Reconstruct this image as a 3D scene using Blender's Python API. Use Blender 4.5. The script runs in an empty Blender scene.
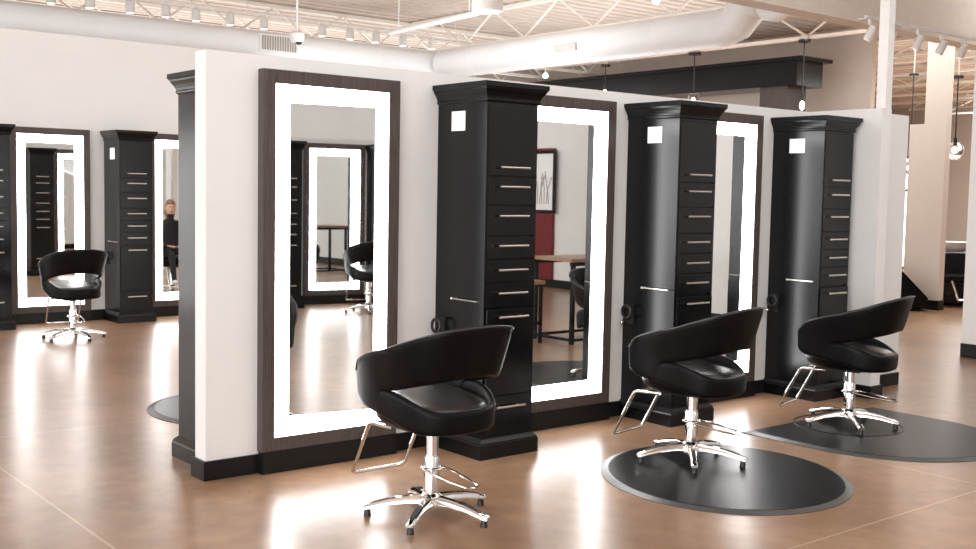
import bpy, bmesh, math, random
from mathutils import Vector, Matrix
random.seed(7)
sc = bpy.context.scene
COL = sc.collection
PI = math.pi

# ------------------------------------------------------------------ materials
def new_mat(name):
    m = bpy.data.materials.new(name); m.use_nodes = True
    nt = m.node_tree
    return m, nt, nt.nodes['Principled BSDF']

def S(b, **kw):
    for k, v in kw.items():
        k = k.replace('_', ' ')
        if isinstance(v, tuple) and len(v) == 3: v = (*v, 1)
        b.inputs[k].default_value = v

def noise_col(nt, b, c1, c2, scale=6, detail=6, mapscale=(1, 1, 1), lo=.35, hi=.65, rough=.55):
    tc = nt.nodes.new('ShaderNodeTexCoord'); mp = nt.nodes.new('ShaderNodeMapping')
    mp.inputs['Scale'].default_value = mapscale
    nz = nt.nodes.new('ShaderNodeTexNoise'); nz.inputs['Scale'].default_value = scale
    nz.inputs['Detail'].default_value = detail; nz.inputs['Roughness'].default_value = rough
    rp = nt.nodes.new('ShaderNodeValToRGB')
    rp.color_ramp.elements[0].position = lo; rp.color_ramp.elements[0].color = (*c1, 1)
    rp.color_ramp.elements[1].position = hi; rp.color_ramp.elements[1].color = (*c2, 1)
    L = nt.links.new
    L(tc.outputs['Object'], mp.inputs['Vector']); L(mp.outputs['Vector'], nz.inputs['Vector'])
    L(nz.outputs['Fac'], rp.inputs['Fac']); L(rp.outputs['Color'], b.inputs['Base Color'])
    return tc, nz, rp

def simple(name, c, rough=.5, metal=0, c2=None, scale=8, mapscale=(1, 1, 1), bump=0, bscale=60, spec=.5, **kw):
    m, nt, b = new_mat(name)
    S(b, Base_Color=c, Roughness=rough, Metallic=metal)
    b.inputs['Specular IOR Level'].default_value = spec
    if c2 is None: c2 = tuple(min(1, x * 1.06) for x in c)
    noise_col(nt, b, c, c2, scale, mapscale=mapscale)
    if bump:
        nz = nt.nodes.new('ShaderNodeTexNoise'); nz.inputs['Scale'].default_value = bscale
        nz.inputs['Detail'].default_value = 4
        bp = nt.nodes.new('ShaderNodeBump'); bp.inputs['Strength'].default_value = bump
        bp.inputs['Distance'].default_value = .01
        nt.links.new(nz.outputs['Fac'], bp.inputs['Height']); nt.links.new(bp.outputs['Normal'], b.inputs['Normal'])
    for k, v in kw.items(): b.inputs[k.replace('_', ' ')].default_value = v
    return m

def emit(name, c, s):
    m, nt, b = new_mat(name)
    S(b, Base_Color=(.8, .8, .8), Emission_Color=c, Emission_Strength=s, Roughness=.4)
    return m

def glass(name, c=(1, 1, 1), rough=0.0):
    m, nt, b = new_mat(name)
    S(b, Base_Color=c, Roughness=rough, Transmission_Weight=1.0, IOR=1.1)
    return m

M = {}
M['wall'] = simple('wall_paint', (.785, .788, .78), .6, c2=(.805, .808, .80), scale=2, bump=.05, bscale=180)
M['wall_warm'] = simple('wall_paint_warm', (.70, .615, .545), .65, c2=(.72, .635, .565), scale=2)
M['wall_far'] = simple('wall_paint_tan', (.50, .40, .33), .65, c2=(.53, .43, .35), scale=1)
M['beige'] = simple('header_paint', (.78, .70, .62), .6)
M['frame'] = simple('espresso_wood', (.050, .037, .034), .42, c2=(.095, .073, .068), scale=9, mapscale=(14, 14, .6), spec=.45)
M['black'] = simple('black_lacquer', (.003, .0033, .0038), .24, c2=(.005, .0053, .0058), scale=5, mapscale=(10, 10, .7), spec=.31)
M['basebd'] = simple('black_baseboard', (.007, .007, .0075), .35, spec=.25)
M['chrome'] = simple('chrome', (.78, .77, .76), .09, 1.0, c2=(.84, .83, .82))
M['nickel'] = simple('brushed_nickel', (.72, .67, .62), .28, 1.0, mapscale=(60, 1, 1))
M['leather'] = simple('black_leather', (.0022, .0022, .0026), .40, c2=(.0034, .0034, .0038), scale=14, bump=.06, bscale=240, spec=.14)
M['piping'] = simple('piping_leather', (.03, .03, .03), .3, spec=.6)
M['seatleather'] = simple('seat_leather', (.016, .015, .0145), .27, c2=(.022, .020, .019), scale=14, bump=.04, bscale=240, spec=.75)
M['rubber'] = simple('mat_rubber', (.006, .0062, .0062), .33, c2=(.010, .0104, .0104), scale=3, bump=.10, bscale=9, spec=.17)
M['rubberedge'] = simple('mat_edge_rubber', (.06, .06, .058), .35, c2=(.08, .08, .077), scale=10)
M['blackplastic'] = simple('black_plastic', (.012, .012, .012), .4)
M['light'] = emit('mirror_light', (1, .985, .985), 13)
M['bulb'] = emit('bulb_glow', (1, .80, .58), 5)
M['bulbw'] = emit('bulb_white', (1, .95, .9), 3)
M['paper'] = simple('card_paper', (.86, .87, .88), .5)
M['white'] = simple('white_enamel', (.82, .81, .79), .4)
M['duct'] = simple('duct_paint', (.84, .86, .87), .45, c2=(.86, .88, .89), scale=2)
M['steel'] = simple('joist_paint', (.88, .84, .78), .55)
M['deckm'] = simple('deck_paint', (.58, .49, .42), .6, c2=(.64, .545, .47), scale=1.2)
M['grille'] = simple('grille_metal', (.36, .34, .30), .45, .3)
M['ventgrey'] = simple('vent_grey', (.55, .55, .53), .5)
M['bowl'] = simple('white_ceramic', (.85, .86, .87), .15)
M['wood'] = simple('walnut_top', (.23, .125, .07), .35, c2=(.30, .17, .10), scale=8, mapscale=(1, 12, 12))
M['red'] = simple('red_panel', (.14, .006, .012), .45, c2=(.17, .008, .014))
M['skin'] = simple('skin', (.62, .38, .28), .5)
M['hair'] = simple('hair', (.20, .10, .05), .5, c2=(.30, .16, .08), scale=40, mapscale=(6, 6, 1))
M['cloth'] = simple('black_cloth', (.012, .012, .014), .8, bump=.2, bscale=90)
M['shoe'] = simple('white_shoe', (.75, .75, .75), .5)
M['glass'] = glass('clear_glass')
M['globe'] = glass('globe_glass', (.98, .97, .96), .25)
M['day'] = emit('daylight_pane', (1, .98, .95), 3.0)

def mirror_mat():
    m, nt, b = new_mat('mirror_silver')
    S(b, Base_Color=(.86, .88, .87), Metallic=1.0, Roughness=.012)
    return m
M['mirror'] = mirror_mat()

def floor_mat():
    m, nt, b = new_mat('polished_concrete')
    S(b, Roughness=.28, Coat_Weight=.16, Coat_Roughness=.277, Coat_IOR=1.5)
    b.inputs['Specular IOR Level'].default_value = .36
    L = nt.links.new
    tc, nz, rp = noise_col(nt, b, (.215, .125, .072), (.385, .24, .15), scale=.9, detail=8, lo=.30, hi=.68, rough=.62)
    nz2 = nt.nodes.new('ShaderNodeTexNoise'); nz2.inputs['Scale'].default_value = 7; nz2.inputs['Detail'].default_value = 8
    nz2.inputs['Roughness'].default_value = .65
    L(tc.outputs['Object'], nz2.inputs['Vector'])
    rp2 = nt.nodes.new('ShaderNodeValToRGB')
    rp2.color_ramp.elements[0].position = .3; rp2.color_ramp.elements[0].color = (.80, .78, .76, 1)
    rp2.color_ramp.elements[1].position = .7; rp2.color_ramp.elements[1].color = (1.15, 1.13, 1.10, 1)
    L(nz2.outputs['Fac'], rp2.inputs['Fac'])
    mx = nt.nodes.new('ShaderNodeMix'); mx.data_type = 'RGBA'; mx.blend_type = 'MULTIPLY'; mx.inputs['Factor'].default_value = 1
    L(rp.outputs['Color'], mx.inputs[6]); L(rp2.outputs['Color'], mx.inputs[7])
    # saw-cut control joints: thin paler lines every few metres
    sp = nt.nodes.new('ShaderNodeSeparateXYZ'); L(tc.outputs['Object'], sp.inputs[0])
    prev = mx.outputs[2]
    for ax, per, off in (('X', 4.2, 1.1), ('Y', 4.2, 2.55)):
        a = nt.nodes.new('ShaderNodeMath'); a.operation = 'ADD'; a.inputs[1].default_value = off + 420
        L(sp.outputs[ax], a.inputs[0])
        md = nt.nodes.new('ShaderNodeMath'); md.operation = 'MODULO'; md.inputs[1].default_value = per; L(a.outputs[0], md.inputs[0])
        lt = nt.nodes.new('ShaderNodeMath'); lt.operation = 'LESS_THAN'; lt.inputs[1].default_value = .012; L(md.outputs[0], lt.inputs[0])
        sc_ = nt.nodes.new('ShaderNodeMath'); sc_.operation = 'MULTIPLY'; sc_.inputs[1].default_value = .55; L(lt.outputs[0], sc_.inputs[0])
        mj = nt.nodes.new('ShaderNodeMix'); mj.data_type = 'RGBA'; mj.inputs[7].default_value = (.60, .47, .38, 1)
        L(sc_.outputs[0], mj.inputs['Factor']); L(prev, mj.inputs[6]); prev = mj.outputs[2]
    L(prev, b.inputs['Base Color'])
    return m
M['floor'] = floor_mat()

# ------------------------------------------------------------------ mesh builder
class MB:
    def __init__(s): s.bm = bmesh.new(); s.mats = []; s.cur = 0
    def use(s, m):
        m = M[m]
        if m not in s.mats: s.mats.append(m)
        s.cur = s.mats.index(m); return s
    def _f(s, vs):
        try:
            f = s.bm.faces.new(vs); f.material_index = s.cur; return f
        except ValueError: return None
    def box(s, x0, y0, z0, x1, y1, z1, bev=0):
        before = set(s.bm.faces)
        v = [s.bm.verts.new(p) for p in ((x0,y0,z0),(x1,y0,z0),(x1,y1,z0),(x0,y1,z0),(x0,y0,z1),(x1,y0,z1),(x1,y1,z1),(x0,y1,z1))]
        fs = [s._f([v[i] for i in q]) for q in ((3,2,1,0),(4,5,6,7),(0,1,5,4),(1,2,6,5),(2,3,7,6),(3,0,4,7))]
        if bev:
            es = list({e for f in fs for e in f.edges})
            r = bmesh.ops.bevel(s.bm, geom=es, offset=bev, segments=2, affect='EDGES', profile=.6)
            for f in r['faces']: f.material_index = s.cur
        return s
    def loft(s, rings, cap=True, closed=True):
        rs = [[s.bm.verts.new(p) for p in r] for r in rings]
        n = len(rs[0])
        for a, b in zip(rs, rs[1:]):
            for i in range(n if closed else n - 1):
                j = (i + 1) % n
                s._f([a[i], a[j], b[j], b[i]])
        if cap:
            s._f(list(reversed(rs[0]))); s._f(rs[-1])
        return s
    def frust(s, x0, y0, x1, y1, lv):          # lofted rectangle: lv = [(z, grow)]
        return s.loft([[(x0-g,y0-g,z),(x1+g,y0-g,z),(x1+g,y1,z),(x0-g,y1,z)] for z, g in lv])
    def cyl(s, p0, p1, r0, r1=None, n=20, cap=True):
        r1 = r0 if r1 is None else r1
        return s.tube([p0, p1], [r0, r1], n, cap)
    def tube(s, pts, r, n=12, cap=True):
        P = [Vector(p) for p in pts]
        if not isinstance(r, (list, tuple)): r = [r] * len(P)
        rings = []; prev = None
        for i, p in enumerate(P):
            if i == 0: t = P[1] - P[0]
            elif i == len(P) - 1: t = P[-1] - P[-2]
            else: t = (P[i+1] - p).normalized() + (p - P[i-1]).normalized()
            t.normalize()
            if prev is None:
                a = t.orthogonal().normalized()
            else:
                a = (prev - t * prev.dot(t)).normalized()
            prev = a; b = t.cross(a)
            rings.append([p + (a * math.cos(2*PI*k/n) + b * math.sin(2*PI*k/n)) * r[i] for k in range(n)])
        return s.loft(rings, cap)
    def lathe(s, prof, c=(0, 0, 0), n=32):      # prof [(r,z)]
        rings = [[(c[0] + r*math.cos(2*PI*k/n), c[1] + r*math.sin(2*PI*k/n), c[2] + z) for k in range(n)] for r, z in prof]
        return s.loft(rings)
    def ring_xz(s, x0, z0, x1, z1, w, yf, yb):   # picture-frame ring, front yf, back yb
        for a in ((x0, z0, x1, z0 + w), (x0, z1 - w, x1, z1), (x0, z0 + w, x0 + w, z1 - w), (x1 - w, z0 + w, x1, z1 - w)):
            s.box(a[0], yf, a[1], a[2], yb, a[3])
        return s
    def torus(s, c, R, r, axis='x', n=24, m=10):
        rings = []
        for i in range(n + 1):
            a = 2*PI*i/n
            ring = []
            for k in range(m):
                b = 2*PI*k/m; rr = R + r*math.cos(b); h = r*math.sin(b)
                p = {'x': (h, rr*math.cos(a), rr*math.sin(a)), 'y': (rr*math.cos(a), h, rr*math.sin(a)), 'z': (rr*math.cos(a), rr*math.sin(a), h)}[axis]
                ring.append((c[0]+p[0], c[1]+p[1], c[2]+p[2]))
            rings.append(ring)
        return s.loft(rings, cap=False)
    def ball(s, c, r, sc3=(1, 1, 1), u=20, v=12):
        res = bmesh.ops.create_uvsphere(s.bm, u_segments=u, v_segments=v, radius=r)
        for vt in res['verts']:
            vt.co = Vector((vt.co.x*sc3[0]+c[0], vt.co.y*sc3[1]+c[1], vt.co.z*sc3[2]+c[2]))
            for f in vt.link_faces: f.material_index = s.cur
        return s
    def tilt(s, k):
        for v in s.bm.verts: v.co.z += max(0, v.co.y + .28)*k
        return s
    def build(s, name, mat=None, parent=None, smooth=False, sub=0, angle=40):
        bmesh.ops.remove_doubles(s.bm, verts=s.bm.verts, dist=1e-5)
        bmesh.ops.recalc_face_normals(s.bm, faces=s.bm.faces)
        me = bpy.data.meshes.new(name); s.bm.to_mesh(me); s.bm.free()
        o = bpy.data.objects.new(name, me); COL.objects.link(o)
        if mat and not s.mats: me.materials.append(M[mat])
        for m in s.mats: me.materials.append(m)
        if parent is not None: o.parent = parent
        if smooth:
            me.polygons.foreach_set('use_smooth', [True]*len(me.polygons))
            if angle < 180:
                try: me.set_sharp_from_angle(angle=math.radians(angle))
                except Exception: pass
        if sub:
            md = o.modifiers.new('subsurf', 'SUBSURF'); md.levels = sub; md.render_levels = sub
        me.update()
        return o

def tag(o, label, cat, group=None):
    o['label'] = label; o['category'] = cat
    if group: o['group'] = group
    return o
def thing(name, label, cat, loc=(0, 0, 0), rz=0, group=None):
    o = bpy.data.objects.new(name, None); COL.objects.link(o)
    o.location = loc; o.rotation_euler = (0, 0, rz); o.empty_display_size = .1
    return tag(o, label, cat, group)
def structure(o):
    o['kind'] = 'structure'; return o
def dup(root, loc, rz=0, label=None, group=None):
    r = root.copy(); COL.objects.link(r); r.location = loc; r.rotation_euler = (0, 0, rz)
    if label: r['label'] = label
    if group: r['group'] = group
    for ch in list(root.children):
        c = ch.copy(); COL.objects.link(c); c.parent = r
        for g in list(ch.children):
            d = g.copy(); COL.objects.link(d); d.parent = c
    return r

# ------------------------------------------------------------------ camera (solved from the photograph)
cx, cy, cz = -2.79392523, -5.41101713, 1.55
yaw, pitch, roll, fpx = .683277120, -.0729159669, .0188084567, 1102.6135
fw = Vector((math.sin(yaw)*math.cos(pitch), math.cos(yaw)*math.cos(pitch), math.sin(pitch)))
r = Vector((math.cos(yaw), -math.sin(yaw), 0)); u = r.cross(fw)
r2 = r*math.cos(roll) + u*math.sin(roll); u2 = -r*math.sin(roll) + u*math.cos(roll)
cam = bpy.data.cameras.new('camera'); co = bpy.data.objects.new('camera', cam); COL.objects.link(co)
mat = Matrix((r2, u2, -fw)).transposed().to_4x4(); mat.translation = (cx, cy, cz)
co.matrix_world = mat
cam.sensor_fit = 'HORIZONTAL'; cam.sensor_width = 36; cam.lens = fpx/976*36; cam.clip_start = .05; cam.clip_end = 200
sc.camera = co

# ------------------------------------------------------------------ setting
PH = 2.268        # partition height
ZC = 5.05         # deck height
def wallbox(name, x0, y0, x1, y1, z1, m='wall', z0=0):
    return structure(MB().box(x0, y0, z0, x1, y1, z1).build(name, m))

structure(MB().box(-9, -15, -.1, 36, 30, 0).build('floor', 'floor'))

# corrugated deck
mb = MB()
ny = 240; x0, x1 = -9.0, 36.0
y0, y1 = -15.0, 30.0
prof = []
per = .30
n = int((y1 - y0)/per)
for i in range(n):
    yb = y0 + i*per
    prof += [(yb, 0), (yb + .17, 0), (yb + .20, .06), (yb + .27, .06)]
prof.append((y1, 0))
top = [(y, .12) for y, z in reversed((prof[0], prof[-1]))]
ring = [(y, z) for y, z in prof] + [(y1, .14), (y0, .14)]
va = [mb.bm.verts.new((x0, y, ZC + z)) for y, z in prof]; vb = [mb.bm.verts.new((x1, y, ZC + z)) for y, z in prof]
for i in range(len(prof) - 1): mb._f([va[i], va[i+1], vb[i+1], vb[i]])
mb.box(x0, y0, ZC + .09, x1, y1, ZC + .16)
structure(mb.build('ceiling', 'deckm'))

# main partition, its return and far walls
structure(MB().box(-.30, 0, 0, 5.10, .129, PH).build('wall_partition', 'wall'))
wallbox('wall_wing', 4.97, -.66, 5.10, 0, PH)
wallbox('wall_return', 5.10, -.40, 5.80, -.27, PH)
wallbox('wall_back', -9, 7.405, 8.2, 7.535, 3.255)
wallbox('wall_right', 7.9, -5.55, 8.03, .14, 5.05)
wallbox('wall_right_jog', 9.7, -15, 9.83, -5.45, 5.05)
wallbox('wall_right_return', 8.03, -5.55, 9.7, -5.42, 5.05)
wallbox('wall_far_side', 17.2, 7.1, 17.35, 30, 5.05, 'wall_warm')
wallbox('wall_far', 35.8, -6, 36, 30, 5.05, 'wall_far')
wallbox('wall_far_back', -9, 29.8, 36, 30, 5.05, 'wall_warm')
wallbox('wall_far_front', 9.83, -6.2, 36, -6, 5.05, 'wall_far')
wallbox('wall_opposite', 2.3, -8.64, 5.6, -8.51, PH)
wallbox('wall_rear', -9, -15, 9.7, -14.85, 5.05)
# stub wall near the wash area
wallbox('wall_stub', 12.2, 2.75, 12.34, 3.085, 5.05, 'wall_warm')
wallbox('wall_stub_low', 12.2, 3.085, 12.34, 3.31, 2.676, 'wall_warm')
# header soffit
wallbox('wall_header', 4.6, 1.5, 12.0, 1.75, ZC, 'beige', 3.49)

# left window wall: piers, sill, head and three windows
wallbox('wall_left', -9, -15, -8.8, 30, .35)
wallbox('wall_left_head', -9, -15, -8.8, 30, ZC, 'wall', 3.9)
yy = [-15, -14.3, -9.6, -9.45, -4.7, -4.5, .3, .5, 5.2, 5.4, 10.1, 10.3, 15, 30]
for i in range(0, len(yy), 2):
    wallbox('wall_left_pier', -9, yy[i], -8.8, yy[i+1], 3.9, 'wall', .35)
for k in range(1, len(yy) - 2, 2):
    a, b = yy[k], yy[k+1]
    w = MB().box(-8.94, a, .35, -8.86, a + .07, 3.9).box(-8.94, b - .07, .35, -8.86, b, 3.9).box(-8.94, a, .35, -8.86, b, .42)
    w.box(-8.94, a, 3.83, -8.86, b, 3.9).box(-8.94, (a+b)/2 - .03, .35, -8.86, (a+b)/2 + .03, 3.9)
    wo = structure(w.build('window_%d' % ((k + 1)//2), 'frame'))
    structure(MB().box(-8.905, a + .07, .42, -8.895, b - .07, 3.83).build('pane', 'glass', wo))
# far bright doorway glimpsed past the return wall
wf = structure(MB().ring_xz(-.5, 0, .5, 2.6, .07, -.05, .05).box(-.43, -.03, 1.78, .43, .03, 1.84).build('window_7', 'black'))
wf.location = (20.6, 8.3, 0); wf.rotation_euler = (0, 0, -.75)
structure(MB().box(-.43, -.015, .07, .43, .015, 2.53).build('pane', 'day', wf))

# baseboards
def bb(name, *a): return structure(MB().box(*a, bev=.004).build(name, 'basebd'))
bb('baseboard_partition', -.318, -.018, 0, 5.0, 0, .105)
bb('baseboard_end', -.318, 0, 0, -.30, .15, .105)
bb('baseboard_wing', 4.952, -.678, 0, 5.118, -.66, .10)
bb('baseboard_wing_side', 4.952, -.66, 0, 4.97, -.50, .10)
bb('baseboard_return', 5.118, -.418, 0, 5.80, -.40, .105)
bb('baseboard_back', -8.8, 7.387, 0, 8.2, 7.405, .12)
bb('baseboard_right', 7.882, -5.55, 0, 7.9, .14, .14)
bb('baseboard_jog', 9.682, -14.8, 0, 9.7, -5.55, .14)
bb('baseboard_stub', 12.182, 2.732, 0, 12.2, 3.31, .14)
bb('baseboard_stub_end', 12.2, 2.732, 0, 12.34, 2.75, .14)
bb('baseboard_opposite', 2.3, -8.51, 0, 5.6, -8.492, .12)
bb('baseboard_partition_rear', -.30, .129, 0, 5.0, .147, .105)

# steel column standing behind the return wall
c = thing('steel_column', 'white square steel column rising to the ceiling behind the right end of the partition', 'column', (5.90, -.10, 0))
MB().box(-.047, -.045, 0, .047, .045, ZC - .02).build('shaft', 'white', c)
MB().box(-.13, -.11, 0, .13, .11, .015).build('base_plate', 'white', c)

# ------------------------------------------------------------------ lighted mirrors
WM, ZT, ZB, FD, WI, GI = .879, 2.194, .1216, .062, .074, .164
def make_mirror():
    t = thing('lighted_mirror', '-', 'mirror')
    MB().ring_xz(0, ZB, WM, ZT, WI, -FD, -.001).box(WI, -.0025, ZB + WI, WM - WI, -.001, ZT - WI).build('frame', 'frame', t)
    MB().ring_xz(WI, ZB + WI, WM - WI, ZT - WI, GI - WI, -FD + .006, -.017).build('light_border', 'light', t)
    MB().box(GI, -.0365, ZB + GI, WM - GI, -.0345, ZT - GI).build('mirror_glass', 'mirror', t)
    MB().box(-.002, -FD - .006, 0, WM + .002, -.019, ZB).build('plinth', 'basebd', t)
    return t
mir = make_mirror()
mir.location = (0, 0, 0); mir['label'] = 'tall lighted mirror on the partition nearest its left end, dark frame fully in view'; mir['group'] = 'lighted mirrors'
GM = 'lighted mirrors'
dup(mir, (1.789, 0, 0), 0, 'lighted mirror between the first and second partition towers, showing a framed picture', GM)
dup(mir, (3.4125, 0, 0), 0, 'narrow-looking lighted mirror between the second and third black towers of the partition', GM)
dup(mir, (.791, 7.405, 0), 0, 'lighted mirror on the far left wall behind a lone black chair', GM)
dup(mir, (2.37, 7.405, 0), 0, 'lighted mirror on the far left wall partly hidden by the end of the partition', GM)
for c_ in list(mir.children):
    if c_.name.split('.')[0] == 'mirror_glass':
        c_.data = c_.data.copy()
        R_ = Matrix.Translation((.4395, -.030, 0)) @ Matrix.Rotation(math.radians(-5.2), 4, 'Z') @ Matrix.Translation((-.4395, .0355, 0))
        c_.data.transform(R_)
for x, l in ((.35, 'lighted mirror on the hidden rear side of the partition beside its end tower'), (1.95, 'middle lighted mirror on the hidden rear side of the partition'), (3.55, 'lighted mirror on the rear of the partition, glimpsed in the far left mirror')):
    dup(mir, (x + WM, .129, 0), PI, l, GM)
dup(mir, (-2.37, 7.405, 0), 0, 'lighted mirror further left along the far wall, outside the frame', GM)
dup(mir, (-3.95, 7.405, 0), 0, 'leftmost lighted mirror along the far wall, outside the frame', GM)
dup(mir, (4.10, -8.51, 0), PI, 'lighted mirror of the opposite row seen only as a reflection in the nearest mirror', GM)

# ------------------------------------------------------------------ storage towers
WC, DC, HC = .389, .4694, 2.192
DOORS = [(2.06, 1.655, 1.705, 'door'), (1.65, 1.487, 1.593, 'drawer'), (1.482, 1.31, 1.424, 'drawer'), (1.305, 1.173, 1.25, 'drawer'),
         (1.168, 1.036, 1.109, 'drawer'), (1.031, .893, .973, 'drawer'), (.878, .370, .834, 'door'), (.365, .135, .30, 'drawer')]
def make_tower():
    t = thing('storage_tower', '-', 'cabinet')
    b = MB().box(0, -DC + .018, .11, WC, -.001, 2.085).box(0, -DC, .11, .012, -DC + .018, 2.085).box(WC - .012, -DC, .11, WC, -DC + .018, 2.085)
    b.box(.012, -DC, 2.062, WC - .012, -DC + .018, 2.085).box(.012, -DC, .11, WC - .012, -DC + .018, .132)
    b.build('body', 'black', t)
    cr = MB(); cr.loft([[(0-g, -DC-g, z), (WC+g, -DC-g, z), (WC+g, -.001, z), (0-g, -.001, z)] for z, g in
        ((2.078, .001), (2.085, .010), (2.094, .012), (2.100, .008), (2.112, .012), (2.130, .022), (2.150, .036), (2.160, .040), (2.166, .047), (2.192, .047))])
    cr.build('crown_moulding', 'black', t)
    bs = MB(); bs.loft([[(0-g, -DC-g, z), (WC+g, -DC-g, z), (WC+g, -.001, z), (0-g, -.001, z)] for z, g in
        ((0, .030), (.082, .030), (.090, .025), (.096, .026), (.104, .018), (.114, .008), (.120, .001))])
    bs.build('base_moulding', 'black', t)
    for zt, zb, zh, kind in DOORS:
        tilt = .012 if zt == .878 else 0
        d = MB().box(.014, -DC - .004 - tilt, zb, WC - .014, -DC + .016 - tilt, zt, bev=.003).build(kind, 'black', t)
        h = MB().cyl((.085, -DC - .036 - tilt, zh), (.305, -DC - .036 - tilt, zh), .0065, n=10)
        for px in (.125, .265): h.cyl((px, -DC - .036 - tilt, zh), (px, -DC - .002 - tilt, zh), .005, n=8)
        h.build('handle', 'nickel', d, smooth=True)
    # side bar and appliance holder on the left flank
    rb = MB().cyl((-.028, -.20, .925), (-.028, -.435, .925), .004, n=8).cyl((-.028, -.21, .925), (0, -.21, .925), .006, n=8).cyl((-.028, -.425, .925), (0, -.425, .925), .004, n=8)
    rb.ball((-.028, -.20, .925), .009, u=10, v=6).build('side_bar', 'nickel', t, smooth=True)
    rg = MB().torus((-.055, -.085, .75), .042, .009, 'x').cyl((-.055, -.085, .708), (-.012, -.085, .70), .008, n=8).box(-.012, -.11, .66, 0, -.06, .80)
    rg.build('appliance_ring', 'blackplastic', t, smooth=True)
    MB().cyl((-.0, -.03, .668), (-.03, -.03, .668), .007, n=10).ball((-.042, -.03, .668), .019, u=14, v=8).build('knob', 'chrome', t, smooth=True)
    return t
tw = make_tower(); GT = 'black storage towers'
tw.location = (1.2, 0, 0); tw['group'] = GT
tw['label'] = 'black storage tower against the partition nearest the camera, right of the first mirror'
dup(tw, (2.8486, 0, 0), 0, 'second black storage tower along the partition, behind the middle chair on its round mat', GT)
dup(tw, (4.503, 0, 0), 0, 'third black storage tower at the right end of the partition behind the rightmost chair', GT)
dup(tw, (1.853, 7.405, 0), 0, 'black tower on the far left wall between its two lighted mirrors', GT)
dup(tw, (.29, 7.405, 0), 0, 'black storage tower on the far left wall, cut off by the photo edge', GT)
dup(tw, (-.19 + WC, .129, 0), PI, 'dark tower behind the left end of the partition, only its flank showing', GT)
dup(tw, (1.42 + WC, .129, 0), PI, 'middle black tower on the hidden rear side of the partition', GT)
dup(tw, (3.03 + WC, .129, 0), PI, 'black tower on the rear of the partition, reflected in the far left mirror', GT)
dup(tw, (3.045, -8.51, 0), PI, 'black tower of the opposite row reflected left in the nearest mirror', GT)
dup(tw, (4.15 + WC, -8.51, 0), PI, 'black tower of the opposite row reflected at the right edge of the nearest mirror', GT)

# white cards on the flanks of the towers
def card(x, y, z, l, w=.082, h=.082, m=-1):
    o = MB().box(-.004, -w/2, -h/2, 0, w/2, h/2, bev=.001).build('notice_card', 'paper'); o.location = (x, y, z)
    tag(o, l, 'card', 'white cards on tower flanks'); return o
card(1.2, -.205, 1.976, 'small white square card on the flank of the nearest black tower', .13, .115)
card(2.8486, -.255, 1.972, 'small white square card on the flank of the second black tower', .13, .11)
card(4.503, -.228, 1.967, 'small white square card on the flank of the third black tower', .14, .11)
card(1.853, 7.405 - .27, 1.93, 'small white card on the flank of the tower by the far left wall', .14, .13)

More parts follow.
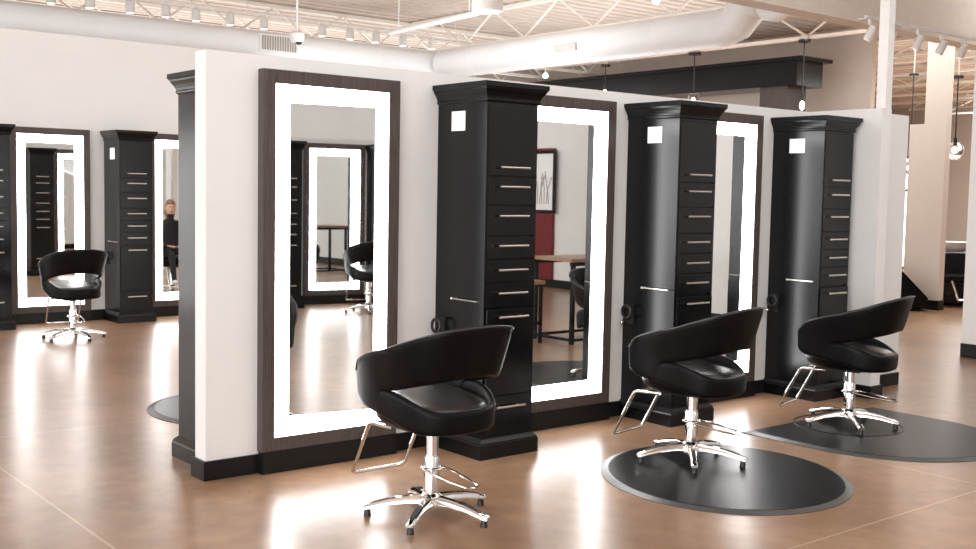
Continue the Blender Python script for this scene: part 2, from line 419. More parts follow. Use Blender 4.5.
# ------------------------------------------------------------------ salon chairs
def sstep(a, b, x):
    t = max(0, min(1, (x - a)/(b - a))); return t*t*(3 - 2*t)
def spow(v, e): return math.copysign(abs(v)**e, v)
CH = dict(a=.345, b=.385, n=2.45, taper=.24)
def band_pt(th, z, off=0):
    k = 1.0
    zz = max(z, .62) + (z - max(z, .62))*.25
    d = CH['taper']*(.91 - zz)
    a = CH['a'] - d - off; b = CH['b'] - d*1.1 - off
    if math.cos(th) < 0: b = .50 - d*.3 - off
    e = 2/CH['n']
    return (a*spow(math.sin(th), e), -b*spow(math.cos(th), e), z)
def make_chair():
    t = thing('salon_chair', '-', 'chair')
    # wrap-around back and arms: a flared band swept round the seat, open between the back and the seat rim
    TM = math.radians(124)
    def ztop(A): return .912 - .235*(min(A, 124)/124)**1.9 - .03*sstep(114, 124, A)
    def zlow(A): return .405 + .085*sstep(50, 124, A)
    def zopen(A): return .668 - .083*(A/93)**1.6
    def zrim(A): return .512 + .078*sstep(30, 94, A)
    def section(th, zb, zt, thk):
        h = zt - zb; rr = min(.016, h*.3); cs = []
        for off, z in ((rr*.35, zb + rr*.1), (0, zb + rr), (0, zb + h*.35), (0, zb + h*.65), (0, zt - rr), (rr*.4, zt - rr*.1), (thk*.5, zt + .002),
                       (thk - rr*.4, zt - rr*.1), (thk, zt - rr), (thk, zb + h*.65), (thk, zb + h*.35), (thk, zb + rr), (thk - rr*.35, zb + rr*.1), (thk*.5, zb - .002)):
            cs.append(band_pt(th, z, off))
        return cs
    angs = [math.radians(a) for a in [-124, -122, -119, -115] + [-112, -109, -106, -103, -100, -98, -96, -94.5, -93] + list(range(-90, 91, 4)) + [93, 94.5, 96, 98, 100, 103, 106, 109, 112, 115, 119, 122, 124]]
    rings = []
    for th in angs:
        A = abs(math.degrees(th))
        zb = zopen(A) if A < 92.5 else zopen(92.5) + (zlow(A) - zopen(92.5))*sstep(92.5, 98.5, A)
        rings.append(section(th, zb + .03*sstep(117, 124, A), ztop(A), .042 - .010*sstep(112, 124, A)))
    MB().loft(rings).build('backrest', 'leather', t, smooth=True, sub=1, angle=180)
    rings = []
    for k in range(49):
        th = math.radians(-101 + 202*k/48); A = abs(math.degrees(th))
        rings.append(section(th, zlow(A), zrim(A), .04))
    MB().loft(rings).build('seat_rim', 'leather', t, smooth=True, sub=1, angle=180)
    pp = [band_pt(math.radians(-123 + 246*k/90), ztop(abs(-123 + 246*k/90)) - .004, .001) for k in range(91)]
    MB().tube(pp, .0042, n=8).build('piping', 'piping', t, smooth=True)
    # upholstered seat shell and cushion
    def srings(lv, n=2.5, cy=0, N=40):
        out = []
        for z, a, bf, br in lv:
            ring = []
            for k in range(N):
                p = 2*PI*k/N; e = 2/n
                x = a*spow(math.cos(p), e); y = spow(math.sin(p), e); y = y*bf if y > 0 else y*br
                ring.append((x, y + cy, z))
            out.append(ring)
        return out
    MB().loft(srings([(.388, .10, .12, .13), (.392, .16, .18, .20), (.402, .20, .24, .26), (.43, .228, .285, .283), (.47, .235, .30, .290), (.495, .235, .30, .290), (.506, .230, .296, .285), (.510, .20, .27, .26)])
        ).build('seat_shell', 'leather', t, smooth=True, angle=180)
    MB().loft(srings([(.470, .215, .285, .26), (.497, .228, .292, .280), (.508, .224, .287, .276), (.520, .19, .25, .24), (.525, .13, .17, .17), (.527, .05, .06, .06)])
        ).tilt(.10).build('seat_cushion', 'seatleather', t, smooth=True, angle=180)
    MB().box(-.09, -.09, .375, .09, .09, .389, bev=.003).build('seat_plate', 'blackplastic', t)
    # hydraulic column
    cl = MB().lathe([(.0, .055), (.062, .055), (.062, .088), (.048, .105), (.038, .115), (.037, .285), (.034, .292), (.034, .30)], n=28)
    cl.build('column', 'chrome', t, smooth=True)
    MB().cyl((0, 0, .24), (0, 0, .378), .031, n=24).build('piston', 'chrome', t, smooth=True)
    # star base
    for k in range(5):
        a = math.radians(-2 + 72*k)
        lg = MB()
        R0 = Matrix.Rotation(a, 3, 'Z')
        secs = [(.045, .064, .104, .030), (.12, .066, .098, .026), (.20, .058, .086, .023), (.27, .044, .068, .021), (.315, .034, .056, .020), (.328, .036, .050, .014)]
        rg = []
        for x, zb, zt, w in secs:
            rg.append([tuple(R0 @ Vector(p)) for p in ((x, -w, zb), (x, -w*.95, (zb+zt)/2), (x, -w*.55, zt), (x, w*.55, zt), (x, w*.95, (zb+zt)/2), (x, w, zb))])
        lg.loft(rg)
        l = lg.build('leg', 'chrome', t, smooth=True, angle=50)
        p = R0 @ Vector((.305, 0, 0))
        MB().cyl((p.x, p.y, 0), (p.x, p.y, .030), .018, .014, n=14).cyl((p.x, p.y, .03), (p.x, p.y, .04), .008, n=10).build('glide', 'blackplastic', l, smooth=True)
        pad = []
        for x, z, w_ in ((.17, .0945, .012), (.21, .0865, .012), (.26, .0735, .011), (.285, .0665, .010)):
            pad.append([tuple(R0 @ Vector(q)) for q in ((x, -w_, z - .01), (x, -w_, z + .0015), (x, w_, z + .0015), (x, w_, z - .01))])
        MB().loft(pad).build('tread_insert', 'blackplastic', l)
    # footrest: two bent tubes and a cross bar, in front (+y) of the seat
    ft = MB()
    W = .162
    pts = [(-W, .12, .385), (-W, .27, .382), (-W, .295, .37), (-W, .43, .112), (-W + .02, .435, .10), (W - .02, .435, .10), (W, .43, .112), (W, .295, .37), (W, .27, .382), (W, .12, .385)]
    ft.tube(pts, .0095, n=10)
    ft.cyl((-W, .285, .376), (W, .285, .376), .008, n=10)
    ft.build('footrest', 'chrome', t, smooth=True)
    # pump pedal loop behind the column
    pd = MB().tube([(-.045, .02, .235), (-.06, -.06, .232), (-.055, -.20, .215), (-.035, -.30, .205), (0, -.32, .203), (.035, -.30, .205), (.055, -.20, .215), (.06, -.06, .232), (.045, .02, .235)], .0055, n=8)
    pd.torus((0, 0, .235), .046, .008, 'z')
    pd.build('pump_pedal', 'chrome', t, smooth=True)
    return t
UP = ('backrest', 'seat_rim', 'piping', 'seat_shell', 'seat_cushion', 'seat_plate', 'footrest')
def lift(root, dz):
    for c in root.children:
        if c.name.split('.')[0] in UP: c.location.z += dz
        if c.name.split('.')[0] == 'piston': c.scale.z = 1; c.location.z += dz*.99
chair = make_chair(); GC = 'black salon chairs'
def place(x, y, deg, l, dz=0, z=0, first=[True]):
    if first[0]:
        o = dup(chair, (x, y, z), math.radians(deg), l, GC); first[0] = False
    else: o = dup(chair, (x, y, z), math.radians(deg), l, GC)
    if dz: lift(o, dz)
    return o
MATZ = .016
place(.30, -1.21, 2, 'black salon chair on bare floor before the nearest mirror, closest to the camera', .045)
place(2.16, -1.235, 11, 'black wrap-back salon chair in the middle, standing on the round rubber mat', .015, MATZ)
place(3.862, -1.183, 14, 'rightmost black wrap-back salon chair on the straight-edged rubber mat by the third tower', 0, MATZ)
place(.975, 5.89, -4, 'lone black salon chair far left facing the lighted mirror on the far wall', .02)
place(3.70, -7.32, 183, 'black salon chair of the opposite row, seen reflected in the nearest mirror', .02)
place(.92, 1.45, 175, 'black salon chair hidden behind the left end of the partition on its own mat', 0, MATZ)
seat_chair = place(3.895, 4.5, 8, 'black salon chair with a seated person, seen only in the far left mirror', .0)
for o in [chair] + [g for c in chair.children for g in (list(c.children) + [c])]:
    bpy.data.objects.remove(o)

# ------------------------------------------------------------------ floor mats
def outline_circle(R, n=72): return [(R*math.cos(2*PI*k/n), R*math.sin(2*PI*k/n)) for k in range(n)]
def outline_oval(a, b, t, n=72): return [(a*math.cos(2*PI*k/n)*math.cos(t) - b*math.sin(2*PI*k/n)*math.sin(t), a*math.cos(2*PI*k/n)*math.sin(t) + b*math.sin(2*PI*k/n)*math.cos(t)) for k in range(n)]
def outline_d(R, flat, n=48):
    p = [(R*math.cos(PI + PI*k/n), R*math.sin(PI + PI*k/n)) for k in range(n + 1)]
    for k in range(1, 5): p.append((R, flat*k/5))
    for k in range(13): p.append((R - 2*R*k/12, flat))
    for k in range(4, 0, -1): p.append((-R, flat*k/5))
    return p
def mat_thing(loc, out, l, rec=None):
    t = thing('floor_mat', l, 'mat', loc, 0, 'rubber floor mats')
    def sc_(k): return [(x*k, y*k) for x, y in out]
    MB().loft([[(x, y, .0) for x, y in sc_(1)], [(x, y, .004) for x, y in sc_(1)], [(x, y, .0145) for x, y in sc_(.945)], [(x, y, .0) for x, y in sc_(.94)]]).build('bevelled_edge', 'rubberedge', t)
    MB().loft([[(x, y, .001) for x, y in sc_(.945)], [(x, y, .0145) for x, y in sc_(.945)], [(x, y, .016) for x, y in sc_(.935)]]).build('mat_top', 'rubber', t)
    if rec:
        MB().torus((rec[0], rec[1], .0155), .36, .004, 'z', n=48, m=8).build('ring_groove', 'rubberedge' if False else 'rubber', t, smooth=True)
    return t
mat_thing((2.085, -1.54, 0), outline_oval(.685, .77, -.69), 'round black rubber mat under the middle salon chair')
mat_thing((3.86, -1.46, 0), outline_d(.775, .58), 'black rubber mat with one straight edge under the rightmost chair', (0, .277))
mat_thing((.87, 1.70, 0), outline_circle(.75), 'round rubber mat half hidden behind the left end of the partition')

# ------------------------------------------------------------------ ducts
d = thing('air_duct', 'long white round air duct running level above the far left wall', 'duct', (0, 12.0, 4.0))
MB().cyl((-8.7, 0, 0), (10.22, 0, 0), .27, n=40).build('duct_run', 'duct', d, smooth=True)
for x in (0, 3, 4.6, 8.6): MB().torus((x, 0, 0), .268, .008, 'x', n=40, m=6).build('seam_band', 'duct', d, smooth=True)
g = MB().box(6.08, -.295, -.10, 6.80, -.20, .19).build('vent_grille', 'white', d)
sl = MB()
for k in range(14): sl.box(6.11 + k*.048, -.305, -.075, 6.11 + k*.048 + .030, -.296, .165)
sl.build('louvre', 'grille', g)
d2 = thing('air_duct', 'white round air duct slanting across the top centre and turning up in a big elbow', 'duct', (9.95, 0, 4.0))
MB().cyl((0, 11.7, 0), (0, 4.95, 0), .27, n=40).build('duct_run', 'duct', d2, smooth=True)
el = MB(); pts = [(0, 5.0 , 0)] + [(0, 4.95 - .42*math.sin(a), .42*(1 - math.cos(a))) for a in [PI/2*k/3 for k in range(4)]] + [(0, 4.53, .95)]
el.tube(pts, .275, n=40).build('elbow', 'duct', d2, smooth=True, angle=20)
el2 = MB(); pts = [(0, 4.45, .34), (0, 4.25, .12)] + [(0, 4.05 - .12*k, .08 + .05*k*k) for k in range(4)] + [(0, 3.62, .95)]
el2.tube(pts, .10, n=24).build('branch_pipe', 'duct', d2, smooth=True)
MB().box(-.30, 7.75, -.10, -.24, 8.25, .02).build('vent_grille', 'ventgrey', d2)
for y in (6.2, 8.9, 10.6): MB().torus((0, y, 0), .268, .008, 'y', n=40, m=6).build('seam_band', 'duct', d2, smooth=True)

# ------------------------------------------------------------------ roof joists
def make_joist(length, name, cell=1.5, zt=ZC - .01, zb=4.42, mt='steel'):
    t = thing(name, '-', 'roof joist')
    MB().box(0, -.05, zt - .07, length, .05, zt).build('top_chord', mt, t)
    MB().box(0, -.05, zb, length, .05, zb + .06).build('bottom_chord', mt, t)
    m = MB().tube([(0, 0, zb + .05), (cell/2, 0, zt - .05)], .022, n=6).build('web_bar', mt, t)
    m2 = MB().tube([(0, 0, zt - .05), (cell/2, 0, zb + .05)], .022, n=6).build('web_bar', mt, t)
    n = int(length/cell)
    for k in range(n):
        for src, off in ((m, 0), (m2, cell/2)):
            if k == 0 and src is m: continue
            c = src if (k == 0) else src.copy()
            if k > 0: COL.objects.link(c)
            c.parent = t; c.location = (k*cell + off, 0, 0)
    return t
jo = make_joist(24, 'roof_joist', 1.5)
jo.location = (-6.9, 13.6, 0); jo['group'] = 'cream roof joists beyond the far left wall'
jo['label'] = 'cream open-web joist just behind the long level duct at top left'
for k, (y, l) in enumerate(((15.2, 'second cream open-web joist back from the level duct at top left'), (16.8, 'third cream open-web joist back from the level duct'),
              (18.4, 'fourth cream open-web joist back from the level duct'), (20.0, 'fifth cream open-web joist back from the level duct'), (21.8, 'sixth cream open-web joist, deepest in the ceiling'))):
    dup(jo, (-6.9, y, 0), 0, l, 'cream roof joists beyond the far left wall')
gi = make_joist(9.0, 'roof_girder', 1.8, zb=4.36)
gi.location = (10.5, 4.6, 0); gi.rotation_euler = (0, 0, PI/2)
gi['label'] = 'cream roof girder running just above the slanting duct at top centre'; gi['category'] = 'roof joist'
g2 = make_joist(9.0, 'roof_girder', 1.8, zb=4.38, mt='deckm')
g2.location = (14.0, 4.6, 0); g2.rotation_euler = (0, 0, PI/2)
tag(g2, 'tan roof girder left of the beige header, carrying the bulb pendants', 'roof joist')
jr = make_joist(16, 'roof_joist', 2.0, zb=4.5)
jr.location = (19.0, -2.0, 0); jr.rotation_euler = (0, 0, PI/2)
GJ = 'joists above the far right room'
jr['group'] = GJ; jr['label'] = 'first pale joist over the far right room, seen between the columns'
for k in range(1, 7):
    dup(jr, (19.0 + 2.3*k, -2.0, 0), PI/2, ('second', 'third', 'fourth', 'fifth', 'sixth', 'deepest')[k-1] + ' pale joist over the far right room, seen between the columns', GJ)

# ------------------------------------------------------------------ track lights
tr = MB().box(2.2, 12.97, 4.72, 11.5, 13.03, 4.755).build('light_track', 'white')
tag(tr, 'thin white lighting track above the long level duct', 'light track')
for x in (2.5, 6.5, 11.2): MB().cyl((x, 13.0, 4.75), (x, 13.0, ZC), .008, n=6).build('hanger', 'white', tr)
def make_spot(name='track_spotlight', tilt=0, k=1):
    t = thing(name, '-', 'spotlight')
    MB().box(-.02, -.015, .10, .02, .015, .16).build('mount', 'white', t)
    b = MB().lathe([(.0, -.10*k), (.070*k, -.10*k), (.075*k, -.095*k), (.075*k, .08*k), (.06*k, .10), (0, .10)], n=20).build('lamp_can', 'white', t, smooth=True)
    MB().lathe([(0, -.104*k), (.06*k, -.104*k), (.06*k, -.1005*k), (0, -.1005*k)], n=20).build('lens', 'bulbw', b)
    b.rotation_euler = (tilt, 0, 0)
    return t
sp = make_spot(); GS = 'white spotlights on the track above the level duct'
names = ['leftmost', 'second', 'third', 'fourth', 'fifth', 'sixth', 'seventh', 'eighth', 'ninth', 'tenth', 'eleventh', 'rightmost']
for i, x in enumerate((3.044, 3.667, 4.337, 4.967, 5.512, 6.155, 6.825, 8.037, 8.656, 9.252, 9.894, 10.61)):
    l = names[i] + ' white can spotlight on the track above the long level duct'
    if i == 0: sp.location = (x, 13, 4.57); sp['label'] = l; sp['group'] = GS
    else: dup(sp, (x, 13, 4.57), 0, l, GS)
tr2 = MB().box(7.85, 1.33, 3.50, 10.4, 1.37, 3.53).build('light_track', 'white')
tag(tr2, 'white lighting track along the bottom of the beige header at upper right', 'light track')
for x in (7.95, 8.8, 10.2): MB().box(x, 1.37, 3.505, x + .03, 1.5, 3.525).build('bracket', 'white', tr2)
sp2 = make_spot('header_spotlight', .5, .62); GS2 = 'spotlights under the beige header'
for i, (x, z) in enumerate(((7.94, 3.338), (8.337, 3.32), (8.914, 3.335), (9.421, 3.325), (9.901, 3.33))):
    l = ('leftmost', 'second', 'middle', 'fourth', 'rightmost')[i] + ' white spotlight hanging under the beige header at upper right'
    if i == 0: sp2.location = (x, 1.35, z); sp2['label'] = l; sp2['group'] = GS2
    else: dup(sp2, (x, 1.35, z), 0, l, GS2)

# ------------------------------------------------------------------ pendants
def pendant(name, x, y, ztop, zbot, kind, l, r_=.06, can=.075):
    t = thing(name, l, 'pendant light', (x, y, 0))
    MB().lathe([(0, ztop - .02), (can, ztop - .02), (can, ztop + .02), (0, ztop + .02)], n=24).build('canopy', 'blackplastic', t, smooth=True)
    MB().cyl((0, 0, ztop + .02), (0, 0, ztop + .09 if kind != 'globe' else ZC), can*.7 if kind != 'globe' else .012, n=12).build('mount', 'deckm', t, smooth=True)
    MB().cyl((0, 0, zbot + .12), (0, 0, ztop - .01), .011, n=8).build('stem', 'blackplastic', t, smooth=True)
    if kind == 'cyl':
        MB().lathe([(r_, zbot - .12), (r_ + .004, zbot - .12), (r_ + .004, zbot + .12), (.02, zbot + .13), (.02, zbot + .126), (r_, zbot + .116)], n=28).build('shade', 'glass', t, smooth=True)
        MB().ball((0, 0, zbot), .035, (1, 1, 1.5)).build('bulb', 'bulb', t, smooth=True)
    elif kind == 'bulb':
        MB().cyl((0, 0, zbot + .10), (0, 0, zbot + .20), .035, n=16).build('socket', 'blackplastic', t, smooth=True)
        MB().ball((0, 0, zbot + .02), .045, (1, 1, 1.9)).build('bulb', 'bulb', t, smooth=True)
    else:
        MB().ball((0, 0, zbot), r_, u=28, v=18).build('globe', 'globe', t, smooth=True)
        MB().cyl((0, 0, zbot + r_*.6), (0, 0, zbot + r_ + .06), .025, n=12).build('socket', 'blackplastic', t, smooth=True)
        MB().ball((0, 0, zbot + .01), .045).build('bulb', 'bulbw', t, smooth=True)
    return t
pendant('pendant_light', 13.95, 8.92, 4.34, 3.45, 'cyl', 'pendant with a clear glass cylinder in front of the black overhead beam', .10, .13)
pendant('pendant_light', 13.95, 6.42, 4.35, 3.20, 'bulb', 'bare bulb pendant with black socket right of the black overhead beam', can=.11)
pendant('pendant_light', 13.95, 11.35, 4.30, 3.70, 'bulb', 'small pendant just above the black overhead beam at its left', can=.10)
pendant('globe_pendant', 12.6, 2.82, 3.36, 2.30, 'globe', 'clear glass globe pendant hanging beside the white wall at right edge', .13)
pendant('globe_pendant', 14.3, 4.5, 3.65, 2.1, 'globe', 'globe pendant on a thin black cord half hidden by the low pink wall', .13)
t = thing('drop_sensor', 'white drop-rod camera dome hanging in front of the level duct vent', 'ceiling fixture', (6.386, 11.0, 0))
MB().cyl((0, 0, 4.17), (0, 0, ZC + .05), .018, n=10).build('rod', 'white', t, smooth=True)
MB().lathe([(0, 3.99), (.10, 4.0), (.125, 4.05), (.125, 4.14), (.07, 4.18), (0, 4.18)], n=24).build('housing', 'white', t, smooth=True)
MB().ball((.02, -.03, 4.0), .055, (1, 1, .8)).build('dome_lens', 'blackplastic', t, smooth=True)
t = thing('drum_fixture', 'big white drum hanging from the roof at top centre, cut by the top edge', 'ceiling fixture', (7.35, 7.18, 0))
MB().lathe([(0, 4.17), (.20, 4.17), (.225, 4.19), (.225, 4.75), (.2, 4.78), (0, 4.78)], n=32).build('drum', 'white', t, smooth=True)
MB().cyl((0, 0, 4.78), (0, 0, ZC + .05), .03, n=10).build('rod', 'white', t, smooth=True)
t = thing('sloping_pipe', 'white pipe slanting down from the drum fixture among the joists', 'pipe', (0, 0, 0))
MB().tube([(8.10, 8.3, 4.38), (8.38, 11.2, 4.38)], .042, n=12).build('pipe_run', 'white', t, smooth=True)
for y in (8.6, 10.9): MB().cyl((8.10 + (y - 8.3)*.0966, y, 4.42), (8.10 + (y - 8.3)*.0966, y, ZC + .03), .008, n=6).build('hanger', 'white', t)
t = thing('small_ceiling_bulb', 'small lit bulb on a short stem left of the black overhead beam', 'bulb', (14.0, 13.3, 0))
MB().cyl((0, 0, 4.28), (0, 0, 4.42), .02, n=8).build('stem', 'white', t, smooth=True)
MB().cyl((0, 0, 4.42), (0, 0, ZC), .008, n=6).build('hanger', 'white', t, smooth=True)
MB().ball((0, 0, 4.23), .065).build('glow_bulb', 'bulbw', t, smooth=True)
t = thing('round_ceiling_lamp', 'small round lit lamp above the slanting duct at the top edge', 'lamp', (9.41, 5.8, 0))
MB().ball((0, 0, 4.42), .06).build('glow_bulb', 'bulbw', t, smooth=True)
MB().cyl((0, 0, 4.47), (0, 0, ZC), .015, n=8).build('stem', 'white', t, smooth=True)

# ------------------------------------------------------------------ black portal in the room behind
t = thing('black_portal', 'large black overhead beam on a post rising behind the partition', 'beam', (15.5, 7.66, 0))
MB().box(0, 0, 3.78, .85, 10.5, 4.26).build('beam', 'black', t)
MB().box(-.09, -.15, 4.26, .96, 10.5, 4.33).build('cap', 'black', t)
MB().box(.09, .28, .0, .71, .93, 3.78).build('post', 'frame', t)
MB().box(.09, 9.6, .0, .71, 10.25, 3.78).build('post', 'frame', t)

# ------------------------------------------------------------------ wash area at far right
t = thing('shampoo_station', 'black shampoo station with a white basin by the right edge', 'shampoo station', (13.36, 3.12, 0), -.85)
MB().box(-.40, -.1, 0, .40, .55, .78, bev=.02).build('cabinet', 'black', t)
MB().box(-.30, -.62, .36, .30, -.08, .48, bev=.04).box(-.36, -.60, 0.10, -.30, -.1, .62, bev=.02).box(.30, -.60, .10, .36, -.1, .62, bev=.02).build('seat', 'leather', t)
MB().lathe([(0, .80), (.16, .80), (.24, .86), (.29, .95), (.27, .95), (.20, .86), (0, .83)], (0, .18, 0), n=28).build('basin', 'bowl', t, smooth=True)
MB().tube([(-.2, -.64, .40), (-.1, -.66, .12), (.1, -.66, .12), (.2, -.64, .40)], .022, n=8).build('frame_tube', 'chrome', t, smooth=True)
t = thing('lounge_chair', 'angular black low chair leaning against the pinkish stub wall', 'chair', (11.66, 2.93, 0), -.7)
MB().loft([[(-.3, .0, .05), (.34, .0, .05), (.30, .0, .20), (-.12, .0, .62), (-.30, .0, .66)], [(-.3, .5, .05), (.34, .5, .05), (.30, .5, .20), (-.12, .5, .62), (-.30, .5, .66)]]).build('body', 'leather', t)
for x in (-.25, .25):
    for y in (.06, .44): MB().cyl((x, y, 0), (x, y, .05), .02, n=8).build('leg', 'blackplastic', t)

# small wall plate on the right wall
o = MB().box(-.008, -.06, -.04, 0, .06, .04, bev=.002).build('wall_plate', 'nickel'); o.location = (7.9, -.35, 1.52); tag(o, 'small metal plate on the white wall at the right edge, upper one', 'wall plate', 'plates on the right wall')
o = MB().box(-.008, -.05, -.02, 0, .05, .02, bev=.002).build('wall_plate', 'nickel'); o.location = (7.9, -.33, 1.36); tag(o, 'small metal plate on the white wall at the right edge, lower one', 'wall plate', 'plates on the right wall')
o = MB().box(0, -.035, -.06, .008, .035, .06, bev=.002).build('outlet_plate', 'nickel'); o.location = (5.80, -.335, .30); tag(o, 'small outlet plate low on the end of the return wall behind the rightmost chair', 'outlet')

# ------------------------------------------------------------------ things seen only in the mirrors
t = thing('counter_table', 'tall dark steel-framed table with wooden top reflected in the second mirror', 'table', (5.05, -3.55, 0))
MB().box(0, 0, .86, 1.9, .62, .895, bev=.004).build('table_top', 'wood', t)
MB().box(.0, 0, .82, 1.9, .03, .86).box(0, .59, .82, 1.9, .62, .86).build('apron', 'black', t)
for x in (.02, 1.84):
    for y in (.0, .58): MB().box(x, y, 0, x + .04, y + .04, .82).build('leg', 'black', t)
MB().box(0.06, .005, .03, 1.84, .035, .06).box(.06, .585, .03, 1.84, .615, .06).box(.025, .04, .03, .055, .58, .06).box(1.845, .04, .03, 1.875, .58, .06).build('floor_rail', 'black', t)
t = thing('counter_stool', 'dark stool with wooden seat beside the tall table, in the second mirror', 'stool', (4.75, -3.35, 0))
MB().box(-.17, -.17, .62, .17, .17, .66, bev=.006).build('seat', 'wood', t)
for x in (-.15, .12):
    for y in (-.15, .12): MB().box(x, y, 0, x + .03, y + .03, .62).build('leg', 'black', t)
MB().box(-.15, -.15, .20, .15, -.12, .23).box(-.15, .12, .20, .15, .15, .23).build('foot_rail', 'black', t)
pn = MB().box(9.645, -9.3, .14, 9.6995, -8.27, 2.33).build('red_panel', 'red'); tag(pn, 'deep red wall panel behind the framed picture in the second mirror', 'wall panel')
t = thing('framed_picture', 'black framed botanical picture reflected in the second mirror', 'picture', (9.6435, -8.85, 1.25))
t.rotation_euler = (0, 0, 0)
fr = MB()
for a in ((-.03, -.55, 0, 0, .65, .05), (-.03, -.55, .99, 0, .65, 1.04), (-.03, -.55, .05, 0, -.50, .99), (-.03, .60, .05, 0, .65, .99)): fr.box(*a)
fr.build('frame', 'black', t)
MB().box(-.012, -.50, .05, -.002, .60, .99).build('print_sheet', 'paper', t)
pl = MB()
for k in range(9):
    y0_ = .05 + .055*k; 
    pl.tube([(-.016, y0_, .15), (-.016, y0_ + .03*math.sin(k*2.1), .40), (-.016, y0_ + .08*math.sin(k*1.7), .60 + .03*(k % 4))], .008, n=5)
pl.build('plant_drawing', 'grille', t)

# ------------------------------------------------------------------ seated person (seen in the far left mirror)
def skin_obj(name, joints, bones, mat_, parent=None, sub=2):
    me = bpy.data.meshes.new(name)
    keys = list(joints)
    me.from_pydata([joints[k][0] for k in keys], [(keys.index(a), keys.index(b)) for a, b in bones], [])
    o = bpy.data.objects.new(name, me); COL.objects.link(o)
    if parent: o.parent = parent
    md = o.modifiers.new('skin', 'SKIN'); md.use_smooth_shade = True
    for i, k in enumerate(keys):
        rr = joints[k][1]; rr = (rr, rr) if not isinstance(rr, tuple) else rr
        me.skin_vertices[0].data[i].radius = rr
        me.skin_vertices[0].data[i].use_root = (i == 0)
    s_ = o.modifiers.new('sub', 'SUBSURF'); s_.levels = sub; s_.render_levels = sub
    me.materials.append(M[mat_])
    return o
pr = thing('person', 'seated person in black clothes with light brown hair, reflected in the far left mirror', 'person', (3.895, 4.5, .03), math.radians(8))
pr.scale = (.96, .96, .96)
J = {'pelvis': ((0, -.12, .60), (.15, .115)), 'belly': ((0, -.14, .76), (.13, .10)), 'chest': ((0, -.15, .95), (.155, .105)), 'neck0': ((0, -.15, 1.08), (.07, .065)), 'neck': ((0, -.135, 1.15), .05), 'skull': ((0, -.12, 1.20), .055),
     'shl': ((-.17, -.15, 1.04), .06), 'ell': ((-.235, -.10, .80), .045), 'wrl': ((-.12, .12, .70), .030), 'hal': ((-.07, .18, .69), (.032, .018)),
     'shr': ((.17, -.15, 1.04), .06), 'elr': ((.235, -.10, .80), .045), 'wrr': ((.12, .12, .70), .030), 'har': ((.07, .18, .69), (.032, .018)),
     'hpl': ((-.09, -.06, .59), .085), 'knl': ((-.10, .33, .57), .06), 'anl': ((-.09, .40, .22), .04), 'tol': ((-.09, .50, .155), (.038, .025)),
     'hpr': ((.09, -.06, .59), .085), 'knr': ((.10, .33, .57), .06), 'anr': ((.09, .40, .22), .04), 'tor': ((.09, .50, .155), (.038, .025))}
B = [('pelvis','belly'),('belly','chest'),('chest','neck0'),('neck0','neck'),('neck','skull'),('chest','shl'),('shl','ell'),('ell','wrl'),('wrl','hal'),('chest','shr'),('shr','elr'),('elr','wrr'),('wrr','har'),
     ('pelvis','hpl'),('hpl','knl'),('knl','anl'),('anl','tol'),('pelvis','hpr'),('hpr','knr'),('knr','anr'),('anr','tor')]
skin_obj('clothed_body', J, B, 'cloth', pr)
hd = MB(); rgs = []
for z, rx, ry, oy in ((1.175, .03, .03, .02), (1.185, .055, .055, .02), (1.21, .064, .075, .012), (1.245, .070, .088, .004), (1.285, .074, .094, 0), (1.325, .073, .093, -.004), (1.36, .062, .080, -.008), (1.385, .038, .05, -.01), (1.394, .01, .015, -.01)):
    rgs.append([(rx*math.cos(2*PI*k/24), -.12 + oy + ry*math.sin(2*PI*k/24), z) for k in range(24)])
hd.loft(rgs)
hd.loft([[(-.012, -.03, 1.245), (.012, -.03, 1.245), (.012, -.01, 1.25), (-.012, -.01, 1.25)], [(-.008, -.034, 1.29), (.008, -.034, 1.29), (.008, -.026, 1.29), (-.008, -.026, 1.29)]])
for s_ in (-1, 1):
    hd.ball((s_*.075, -.125, 1.275), .02, (.4, .8, 1.3), u=10, v=8)
hd.use('skin')
hdo = hd.build('head', 'skin', pr, smooth=True)
hdo.data.materials.clear(); hdo.data.materials.append(M['skin'])
for s_ in (-1, 1): MB().ball((s_*.028, -.037, 1.29), .009, u=10, v=8).build('eye', 'blackplastic', hdo, smooth=True)
MB().ball((0, -.038, 1.222), .018, (1.2, .4, .35), u=12, v=8).build('mouth', 'red', hdo, smooth=True)
hr = MB(); rgs = []
for z, rx, ry, oy in ((1.13, .07, .05, -.05), (1.20, .083, .07, -.045), (1.26, .085, .08, -.035), (1.31, .084, .088, -.02), (1.345, .080, .096, -.008), (1.38, .062, .078, -.008), (1.402, .035, .045, -.01), (1.41, .01, .01, -.01)):
    rgs.append([(rx*math.cos(2*PI*k/24), -.12 + oy + ry*math.sin(2*PI*k/24), z) for k in range(24)])
hr.loft(rgs).build('hair', 'hair', pr, smooth=True)
for s_ in (-1, 1):
    hj = {'w': ((s_*.12, .12, .70), (.026, .02)), 'p': ((s_*.08, .17, .695), (.036, .016)), 'k': ((s_*.065, .20, .69), (.036, .013))}
    ho = skin_obj('hand', hj, [('w', 'p'), ('p', 'k')], 'skin', pr)
    for f, (dx, ln) in enumerate(((-.026, .055), (-.009, .068), (.009, .072), (.026, .064))):
        b0 = Vector((s_*.065 + dx, .20, .692))
        MB().tube([b0, b0 + Vector((0, ln*.5, .006)), b0 + Vector((0, ln*.85, -.008)), b0 + Vector((0, ln, -.022))], [.009, .0085, .0075, .004], n=8).build('finger', 'skin', ho, smooth=True)
    b0 = Vector((s_*.05 , .17, .69))
    MB().tube([b0, b0 + Vector((-s_*.03, .02, .0)), b0 + Vector((-s_*.04, .045, -.008))], [.011, .010, .006], n=8).build('thumb', 'skin', ho, smooth=True)
    MB().ball((s_*.09, .46, .165), .05, (.85, 2.2, .75)).build('shoe', 'shoe', pr, smooth=True)

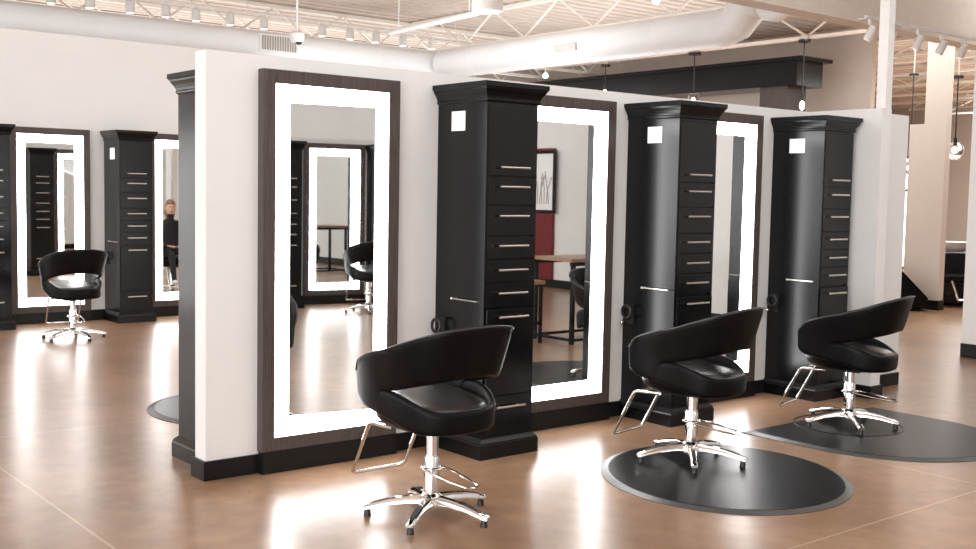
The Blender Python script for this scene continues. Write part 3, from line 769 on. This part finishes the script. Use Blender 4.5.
# ------------------------------------------------------------------ light
w = bpy.data.worlds.new('world'); sc.world = w; w.use_nodes = True
w.node_tree.nodes['Background'].inputs[0].default_value = (1, .985, .96, 1)
w.node_tree.nodes['Background'].inputs[1].default_value = 1.6
def area(name, loc, rot, sx, sy, e, c=(1, .995, .985)):
    l = bpy.data.lights.new(name, 'AREA'); l.shape = 'RECTANGLE'; l.size = sx; l.size_y = sy; l.energy = e; l.color = c
    o = bpy.data.objects.new(name, l); COL.objects.link(o); o.location = loc; o.rotation_euler = rot
    return o
# daylight standing in the left windows
for k in range(6):
    a, b = yy[2*k + 1], yy[2*k + 2]
    area('window_daylight', (-8.7, (a + b)/2, 2.1), (0, -PI/2, 0), 3.4, b - a, (370, 320, 130, 120, 190, 200)[k], (.98, .985, 1))
# added downward fill under the deck to brighten the rooms, without any fixtures
area('ceiling_fill', (1.5, -3.2, 4.9), (0, 0, 0), 9, 3.5, 185)
area('ceiling_fill', (2.0, 3.6, 4.9), (0, 0, 0), 9, 3, 140)
area('ceiling_fill', (5.0, -11.0, 4.9), (0, 0, 0), 9, 3, 150)
area('ceiling_fill', (13.0, 2.5, 4.9), (0, 0, 0), 5, 5, 420)
area('ceiling_fill', (25.0, 5, 4.3), (0, 0, 0), 10, 8, 1600)
area('ceiling_fill', (31.0, 8, 4.3), (0, PI/5*-1, 0), 4, 10, 700)
area('ceiling_fill', (6.0, 18, 4.35), (0, 0, 0), 14, 8, 500)
# added upward fill, unseen, to brighten the roof deck and ducts
area('deck_fill', (3.0, 7.9, 3.3), (PI - .25, 0, 0), 12, .5, 170, (.92, .96, 1))
area('deck_fill', (7.2, 9.2, 2.6), (PI + .25, .35, 0), 2.5, 5, 60, (.92, .96, 1))
area('deck_fill', (8.0, 17.0, 3.3), (PI, 0, 0), 14, 6, 420, (.95, .98, 1))
area('deck_fill', (12.0, 9.0, 2.4), (PI, 0, 0), 3, 6, 170, (.92, .96, 1))
area('deck_fill', (24.0, 5.0, 2.6), (PI, 0, 0), 10, 6, 230)

sc.view_settings.view_transform = 'Standard'; sc.view_settings.look = 'None'
sc.view_settings.exposure = .12; sc.view_settings.gamma = 1
try: sc.view_settings.use_curve_mapping = False
except Exception: pass
sc.cycles.use_denoising = True
try: sc.cycles.denoiser = 'OPENIMAGEDENOISE'; sc.cycles.denoising_input_passes = 'RGB_ALBEDO_NORMAL'; sc.cycles.denoising_prefilter = 'ACCURATE'
except Exception: pass
sc.cycles.max_bounces = 10; sc.cycles.glossy_bounces = 6; sc.cycles.diffuse_bounces = 4
sc.cycles.sample_clamp_indirect = 8
